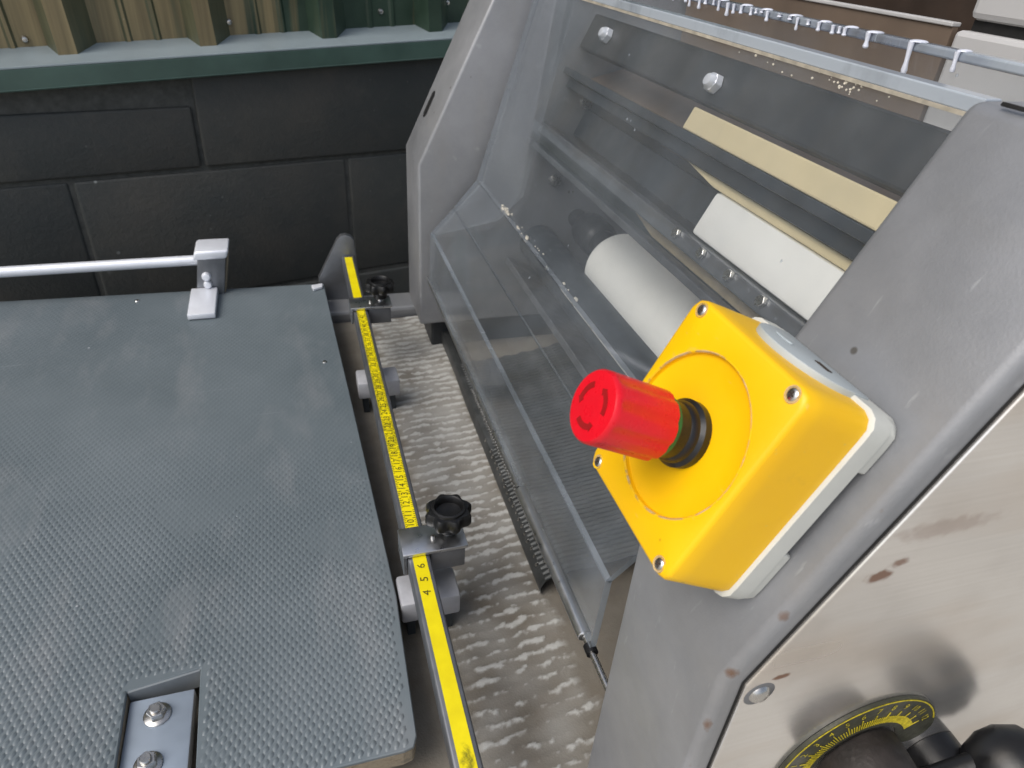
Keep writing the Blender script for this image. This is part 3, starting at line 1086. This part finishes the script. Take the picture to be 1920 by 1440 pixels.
obj('rod', cyl((-0.47, 0.852, -0.3665), (-0.118, 0.852, -0.3645), 0.0062, 24, 0.0005), 'bright_alu', tb, True)
obj('upright_bracket', box(-0.475, -0.446, 0.838, 0.866, TZ - 0.03, -0.345, 0.002), 'bright_alu', tb, True)
obj('edge_nail', lathe([(0, 0.0012), (0.0022, 0.001), (0.003, 0)], 12, Matrix.Translation((-0.198, 0.835, TZ))), 'zinc', tb, True)
obj('edge_nail', lathe([(0, 0.0012), (0.002, 0.001), (0.0026, 0)], 12, Matrix.Translation((0.0085, 0.655, TZ))), 'zinc', tb, True)
obj('corner_chip', prism([(0.006, 0.826), (0.018, 0.832), (0.0185, 0.842), (0.004, 0.838)], TZ + 0.0003, TZ + 0.004, 'Z', 0.001), 'bright_alu', tb)

# ------------------------------------------------------------------ ruler rail
rl = empty('ruler_rail', (0.053, 0.52, BZ), 'square steel rail with yellow measuring tape between board and belt', 'rail')
RX, RW, RT = 0.0535, 0.0078, -0.370
obj('square_tube', box(RX - RW, RX + RW, 0.150, 0.852, RT - 0.0156, RT, 0.0016, 3), 'dull_steel', rl, True)
tp = obj('measuring_tape', box(RX - 0.0046, RX + 0.0046, 0.152, 0.846, RT + 0.0001, RT + 0.0006), 'yellow_tape', rl, label='yellow measuring tape with worn black digits')
b = bmesh.new()
rd = random.Random(21)


def glyph(txt, size):
    cu = bpy.data.curves.new('glyph', 'FONT')
    cu.body = txt
    cu.size = size
    cu.align_x = 'CENTER'
    cu.align_y = 'CENTER'
    cu.resolution_u = 2
    to = bpy.data.objects.new('glyph', cu)
    COL.objects.link(to)
    bpy.context.view_layer.update()
    me_ = bpy.data.meshes.new_from_object(to.evaluated_get(bpy.context.evaluated_depsgraph_get()))
    bpy.data.objects.remove(to)
    bpy.data.curves.remove(cu)
    q = bmesh.new()
    q.from_mesh(me_)
    bpy.data.meshes.remove(me_)
    return q


k = 0
y = 0.2985
while y < 0.690:
    q = glyph(str(k + 4), 0.0080)
    q.transform(Matrix.Translation((RX + rd.uniform(-0.0003, 0.0003), y, RT + 0.00085)) @ Matrix.Rotation(R(82), 4, 'Z') @ Matrix.Diagonal((1.15 if k < 6 else 0.95, 0.95, 1, 1)))
    merge(b, q)
    for m_ in range(5):
        L = 0.0026 if m_ == 0 else 0.0013
        if k > 4 and rd.random() < 0.9:
            merge(b, box(RX - 0.0045, RX - 0.0045 + L, y + 0.0048 + 0.002 * m_, y + 0.0053 + 0.002 * m_, RT + 0.0007, RT + 0.00085))
            merge(b, box(RX + 0.0045 - L, RX + 0.0045, y + 0.0048 + 0.002 * m_, y + 0.0053 + 0.002 * m_, RT + 0.0007, RT + 0.00085))
    y += 0.0116 if k < 3 else 0.0100
    k += 1
obj('tape_print', b, 'print_black', tp)
# far end plate
pp = [(0.0150, -0.4480), (0.0145, -0.4000), (0.0420, -0.3480), (0.0470, -0.3435), (0.0530, -0.3425), (0.0590, -0.3450), (0.0630, -0.3500), (0.0660, -0.4000), (0.0680, -0.4480)]
obj('end_plate', prism(pp, 0.8525, 0.8625, 'Y', 0.0012, 2), 'dull_steel', rl, True)


def star_knob(parent, x, y, z):
    seg = 64
    m = bmesh.new()
    rings = []
    for (rr, h, lob) in ((0.0, 0.0, 0), (0.0065, 0.0, 0), (0.0065, 0.0045, 0), (0.0105, 0.0070, 0.5), (0.0133, 0.0085, 1), (0.0140, 0.0105, 1), (0.0138, 0.0150, 1), (0.0125, 0.0170, 0.8), (0.0108, 0.0172, 0.2), (0.0104, 0.0186, 0), (0.0092, 0.0190, 0), (0.0086, 0.0184, 0), (0.0080, 0.0140, 0), (0.0, 0.0125, 0)):
        ring = []
        if rr == 0:
            ring = [m.verts.new((0, 0, h))]
        else:
            for i in range(seg):
                a = 2 * math.pi * i / seg
                f = rr * (1 + lob * (0.10 * math.cos(8 * a) ** 1 if True else 0))
                ring.append(m.verts.new((f * math.cos(a), f * math.sin(a), h)))
        rings.append(ring)
    for a, c in zip(rings, rings[1:]):
        for i in range(seg):
            j = (i + 1) % seg
            if len(a) == 1:
                m.faces.new((a[0], c[i], c[j]))
            elif len(c) == 1:
                m.faces.new((a[i], a[j], c[0]))
            else:
                m.faces.new((a[i], a[j], c[j], c[i]))
    m.transform(Matrix.Translation((x, y, z)) @ Matrix.Rotation(R(9), 4, 'Z') @ Matrix.Scale(1.13, 4))
    return obj('star_knob', m, 'knob_plastic', parent, True)


def clamp(y0, y1, label):
    c = empty('rail_clamp', (0.065, (y0 + y1) / 2, RT), label, 'clamp', 'clamps on the ruler rail')
    yk = (y0 + y1) / 2 + 0.003
    obj('top_plate', box(0.0425, 0.0885, y0, y1, RT + 0.0012, RT + 0.0042, 0.0006, 2), 'aluminium', c, True)
    obj('side_plate', box(0.0425, 0.0452, y0 + 0.001, y1 - 0.001, RT - 0.016, RT + 0.0011, 0.0005), 'aluminium', c)
    obj('clamp_block', box(0.0620, 0.0870, y0 + 0.002, y1 - 0.002, RT - 0.0185, RT + 0.0011, 0.001), 'dull_steel', c, True)
    obj('threaded_stud', cyl((0.0775, yk, RT + 0.0043), (0.0775, yk, RT + 0.0075), 0.0036, 16), 'zinc', c, True)
    star_knob(c, 0.0775, yk, RT + 0.0076)
    obj('lock_screw', lathe([(0, 0.003), (0.0014, 0.0026), (0.0019, 0)], 12, Matrix.Translation((0.0655, yk - 0.004, RT + 0.0042))), 'zinc', c, True)
    return c


clamp(0.3300, 0.3560, 'rail clamp with a black star knob in the middle of the belt, nearest the viewer')
clamp(0.6980, 0.7240, 'rail clamp with a black star knob near the dark wall')


def support(y):
    o_ = obj('support_block', box(0.0385, 0.0815, y - 0.014, y + 0.014, -0.4240, -0.4040, 0.0022, 2), 'support_grey', rl, True)
    for x in (0.046, 0.0740):
        obj('support_leg', box(x - 0.003, x + 0.003, y - 0.009, y + 0.009, BZ + 0.0005, -0.4241, 0.0005), 'dark_steel', o_)
    obj('support_post', box(0.0490, 0.0580, y - 0.006, y + 0.006, -0.4039, RT - 0.0157), 'dull_steel', o_)


support(0.618)
support(0.333)

# ------------------------------------------------------------------ emergency stop box
EY, ED, EH = 0.1583, 0.0767, -0.2049
es = empty('emergency_stop_box', tuple(W(EY, ED, EH)), 'yellow emergency stop box with a red push button', 'switch box')
# own frame: x across (towards the near side = -Y), y up the slope, z out of the face
EM = Matrix(((0, -DWN.x, NRM.x, 0), (-1, 0, 0, 0), (0, -DWN.z, NRM.z, 0), (0, 0, 0, 1)))
es.matrix_world = Matrix.Translation(W(EY, ED, EH)) @ EM
HYX, HYY, DEP = 0.0330, 0.0392, 0.0412


def rrect(hx, hy, r, n=96):
    """rounded rectangle sampled at even angles, so that every ring matches a circle of n points"""
    pts_ = []
    for i in range(n):
        a = 2 * math.pi * (i + 0.5) / n
        c, q = abs(math.cos(a)), abs(math.sin(a))
        t_ = min(hx / max(c, 1e-9), hy / max(q, 1e-9))
        x, y = t_ * c, t_ * q
        if x > hx - r and y > hy - r:
            bx_, by_ = hx - r, hy - r
            pb = c * bx_ + q * by_
            t_ = pb + math.sqrt(max(0.0, pb * pb - bx_ * bx_ - by_ * by_ + r * r))
        pts_.append((t_ * math.cos(a), t_ * math.sin(a)))
    return pts_


def loft(sections, cap0=True, cap1=True):
    m = bmesh.new()
    rings = [[m.verts.new((x, y, z)) for x, y in s] for s, z in sections]
    n = len(rings[0])
    for a, b in zip(rings, rings[1:]):
        for i in range(n):
            j = (i + 1) % n
            m.faces.new((a[i], a[j], b[j], b[i]))
    if cap0:
        m.faces.new(rings[0][::-1])
    if cap1:
        m.faces.new(rings[-1])
    return m


# grey base with cut-outs along the wall side
bs = loft([(rrect(HYX + 0.0014, HYY + 0.0014, 0.006), 0.0045), (rrect(HYX + 0.0014, HYY + 0.0014, 0.006), 0.0125), (rrect(HYX + 0.0006, HYY + 0.0006, 0.006), 0.0130)])
eb = obj('base', bs, 'base_plastic', es, True, local=True)
for sgn, yc in ((1, HYY - 0.020), (-1, HYY - 0.024)):
    fp = [p for p in rrect(HYX + 0.0010, HYY + 0.0010, 0.006) if p[1] * sgn > yc]
    fp.sort(key=lambda p: math.atan2(p[1] * sgn - yc, p[0]))
    obj('base_foot', prism(fp, 0.0, 0.0046, 'Z', 0.0006, 1), 'base_plastic', eb, True, local=True)
# yellow cover, with a recessed disc round the button
RRG = 0.0288
cv = loft([(rrect(HYX, HYY, 0.0055), 0.0131), (rrect(HYX - 0.0004, HYY - 0.0004, 0.0055), 0.0330), (rrect(HYX - 0.0007, HYY - 0.0007, 0.0050), DEP - 0.0016),
           (rrect(HYX - 0.0013, HYY - 0.0013, 0.0048), DEP - 0.0005), (rrect(HYX - 0.0024, HYY - 0.0024, 0.0042), DEP)], True, False)
# front face: ring between outline and the round recess
SEG = 96
cv.verts.ensure_lookup_table()
outer = list(cv.verts)[-SEG:]
cs = [(math.cos(2 * math.pi * (i + 0.5) / SEG), math.sin(2 * math.pi * (i + 0.5) / SEG)) for i in range(SEG)]
ring = [cv.verts.new((RRG * c, RRG * q, DEP)) for c, q in cs]
for i in range(SEG):
    k = (i + 1) % SEG
    cv.faces.new((outer[i], outer[k], ring[k], ring[i]))
prev = ring
for (rr, zz) in ((RRG - 0.0005, DEP - 0.0019), (RRG - 0.0040, DEP - 0.0025), (0.0200, DEP - 0.0026), (0.0145, DEP - 0.0020)):
    nr = [cv.verts.new((rr * c, rr * q, zz)) for c, q in cs]
    for i in range(SEG):
        j = (i + 1) % SEG
        cv.faces.new((prev[i], prev[j], nr[j], nr[i]))
    prev = nr
cv.faces.new(prev)
ec = obj('cover', cv, 'yellow', es, True, local=True)
wr = lathe([(RRG - 0.00035, DEP - 0.0004), (RRG + 0.00002, DEP + 0.00006), (RRG + 0.00035, DEP + 0.00008), (RRG + 0.0005, DEP - 0.0002)], 72)
obj('worn_ring', wr, 'worn_ring', ec, True, local=True)
for sx, sy in ((-1, 1), (1, 1), (1, -1), (-1, -1)):
    x, y = sx * 0.0262, sy * 0.0350
    a = lathe([(0, 0.0001), (0.0022, 0.0001), (0.0024, 0.0004), (0.0027, 0.0004), (0.0029, 0)], 20, Matrix.Translation((x, y, DEP + 0.00002)))
    obj('screw_well', a, 'worn_ring', ec, True, local=True)
    s = panscrew(0.00205, 0.0005)
    s.transform(Matrix.Translation((x, y, DEP + 0.00015)))
    so = obj('cover_screw', s, 'zinc', ec, True, local=True)
    c = crossslot(0.0019, 0.0005)
    c.transform(Matrix.Translation((x, y, DEP + 0.00017)) @ Matrix.Rotation(R(20 + 40 * sx + 17 * sy), 4, 'Z'))
    obj('cross_slot', c, 'dark_brown', ec, local=True)
# grey knockout plate on the upper end, with its moulded marks
kp = []
for i in range(21):
    a = R(180 * i / 20)
    kp.append((0.0215 * math.cos(a), 0.0128 + 0.0185 * math.sin(a)))
kp = [(0.0215, 0.0050)] + kp + [(-0.0215, 0.0050)]
kb = prism(kp, HYY - 0.003, HYY + 0.0021, 'Y', 0.0006, 2)
ek = obj('knockout_plate', kb, 'grey_plastic', es, True, local=True, label='pale grey knockout plate on the upper end')
obj('knockout_slot', box(0.0035, 0.0100, HYY + 0.00212, HYY + 0.0024, 0.0125, 0.0150), 'dark_brown', ek, local=True)
obj('moulded_mark', prism([(-0.0085 + 0.0045 * math.cos(R(30 * k)), 0.0195 + 0.0016 * math.sin(R(30 * k))) for k in range(12)], HYY + 0.00205, HYY + 0.0027, 'Y', 0.0002, 1), 'grey_plastic', ek, local=True)
# black collar, green ring, red cap
obj('black_collar', lathe([(0.0108, DEP - 0.003), (0.0118, DEP - 0.0022), (0.0120, DEP + 0.0010), (0.0108, DEP + 0.0022), (0.0106, DEP + 0.0042), (0.0098, DEP + 0.0052), (0.0098, DEP + 0.0108), (0, DEP + 0.0108)], 48), 'black_plastic', es, True, local=True)
obj('green_ring', lathe([(0.0096, DEP + 0.0102), (0.0109, DEP + 0.0104), (0.0109, DEP + 0.0122), (0, DEP + 0.0122)], 48), 'green_plastic', es, True, local=True)
CZ0, CZ1, CR = DEP + 0.0123, DEP + 0.0383, 0.0122
m = bmesh.new()
seg = 72
rings = []
for (rr, h, flute) in ((0.0, CZ0, 0), (CR * 0.93, CZ0, 1), (CR, CZ0 + 0.0006, 1), (CR, CZ1 - 0.0030, 1), (CR, CZ1 - 0.0022, 0.2), (CR * 0.985, CZ1 - 0.0008, 0), (CR * 0.93, CZ1, 0), (CR * 0.86, CZ1 + 0.0001, 0), (0, CZ1 + 0.0002, 0)):
    if rr == 0:
        rings.append([m.verts.new((0, 0, h))])
    else:
        rg = []
        for i in range(seg):
            a = 2 * math.pi * i / seg
            f = rr * (1 - flute * 0.052 * max(0.0, math.cos(9 * a)) ** 2)
            rg.append(m.verts.new((f * math.cos(a), f * math.sin(a), h)))
        rings.append(rg)
for a, c in zip(rings, rings[1:]):
    for i in range(seg):
        j = (i + 1) % seg
        if len(a) == 1:
            m.faces.new((a[0], c[i], c[j]))
        elif len(c) == 1:
            m.faces.new((a[i], a[j], c[0]))
        else:
            m.faces.new((a[i], a[j], c[j], c[i]))
cap = obj('push_button', m, 'red_plastic', es, True, local=True, label='red fluted push button with three arrows')
# three turn arrows let into the cap
for k in range(3):
    a0 = 120 * k + 10
    r0, r1 = CR * 0.48, CR * 0.64
    pts_ = []
    for i in range(11):
        a = R(a0 + 62 * i / 10)
        pts_.append((r1 * math.cos(a), r1 * math.sin(a)))
    tip = R(a0 + 78)
    pts_ += [(CR * 0.69 * math.cos(R(a0 + 62)), CR * 0.69 * math.sin(R(a0 + 62))), ((r0 + r1) / 2 * math.cos(tip), (r0 + r1) / 2 * math.sin(tip)), (CR * 0.43 * math.cos(R(a0 + 62)), CR * 0.43 * math.sin(R(a0 + 62)))]
    for i in range(10, -1, -1):
        a = R(a0 + 62 * i / 10)
        pts_.append((r0 * math.cos(a), r0 * math.sin(a)))
    obj('turn_arrow', prism(pts_, CZ1 + 0.0001, CZ1 + 0.00032, 'Z'), 'dark_red', cap, local=True)

# ------------------------------------------------------------------ dial on the near side panel
DC = Vector((0.210, 0.1098, -0.298))
dl = empty('adjusting_dial', (DC.x, 0.1104, DC.z), 'black dial plate with yellow scale and a rusty dark hub', 'dial')


def arc_plate(r0, r1, a0, a1, t0, t1, n=40):
    pts_ = [(r1 * math.cos(R(a0 + (a1 - a0) * i / n)), r1 * math.sin(R(a0 + (a1 - a0) * i / n))) for i in range(n + 1)]
    mid, hw = (r0 + r1) / 2, (r1 - r0) / 2
    pts_ += [(math.cos(R(a1)) * mid + hw * math.cos(R(a1 + 180 * i / 10)) , math.sin(R(a1)) * mid + hw * math.sin(R(a1 + 180 * i / 10))) for i in range(1, 10)]
    pts_ += [(r0 * math.cos(R(a1 - (a1 - a0) * i / n)), r0 * math.sin(R(a1 - (a1 - a0) * i / n))) for i in range(n + 1)]
    pts_ += [(math.cos(R(a0)) * mid + hw * math.cos(R(a0 + 180 + 180 * i / 10)), math.sin(R(a0)) * mid + hw * math.sin(R(a0 + 180 + 180 * i / 10))) for i in range(1, 10)]
    return prism([(DC.x + x, DC.z + y) for x, y in pts_], t0, t1, 'Y')


dp = obj('dial_plate', arc_plate(0.0215, 0.0405, 14, 195, 0.1088, 0.1103), 'dial_black', dl)
obj('dial_border', arc_plate(0.0392, 0.0398, 22, 190, 0.1085, 0.1087), 'print_yellow', dp)
b = bmesh.new()
rd = random.Random(2)
for i in range(61):
    a = R(30 + 150 * i / 60)
    L = 0.0045 if i % 5 else 0.0075
    r0 = 0.0245
    q = box(0, L, -0.00022, 0.00022, 0, 0.0002)
    q.transform(Matrix.Translation((DC.x + r0 * math.cos(a), 0.1086, DC.z + r0 * math.sin(a))) @ Matrix(((math.cos(a), -math.sin(a), 0, 0), (0, 0, -1, 0), (math.sin(a), math.cos(a), 0, 0), (0, 0, 0, 1))))
    merge(b, q)
for i in range(13):
    a = R(30 + 150 * i / 12)
    q = glyph(str(12 - i), 0.0050)
    ca, sa = math.cos(a), math.sin(a)
    ra = 0.0350
    # text faces -Y, its top pointing outwards along the radius
    q.transform(Matrix.Translation((DC.x + ra * ca, 0.10855, DC.z + ra * sa)) @ Matrix(((sa, ca, 0, 0), (0, 0, -1, 0), (-ca, sa, 0, 0), (0, 0, 0, 1))))
    merge(b, q)
obj('dial_print', b, 'print_yellow', dp)
hub = lathe([(0, 0), (0.0200, 0), (0.0204, 0.001), (0.0190, 0.013), (0.0186, 0.0165), (0.0172, 0.0180), (0.0080, 0.0184), (0, 0.0184)], 48, along((DC.x, 0.1084, DC.z), (0, -1, 0)))
obj('dial_hub', hub, 'rust_hub', dl, True)

lv = empty('lever_handle', (0.272, 0.1104, -0.312), 'black lever with a round glossy grip at lower right corner', 'lever')
obj('lever_boss', lathe([(0, 0), (0.016, 0), (0.0155, 0.012), (0.012, 0.016), (0, 0.016)], 32, along((0.262, 0.1103, -0.322), (0, -1, 0))), 'black_plastic', lv, True)
obj('lever_arm', cyl((0.235, 0.096, -0.318), (0.268, 0.092, -0.302), 0.0062, 20, 0.001), 'black_plastic', lv, True)
gp = lathe([(0, -0.019), (0.008, -0.018), (0.0145, -0.0125), (0.0178, -0.004), (0.0180, 0.004), (0.0150, 0.0125), (0.0085, 0.0178), (0, 0.019)], 40, along((0.2790, 0.087, -0.3030), (0.9, -0.1, 0.45)))
obj('lever_grip', gp, 'black_plastic', lv, True)
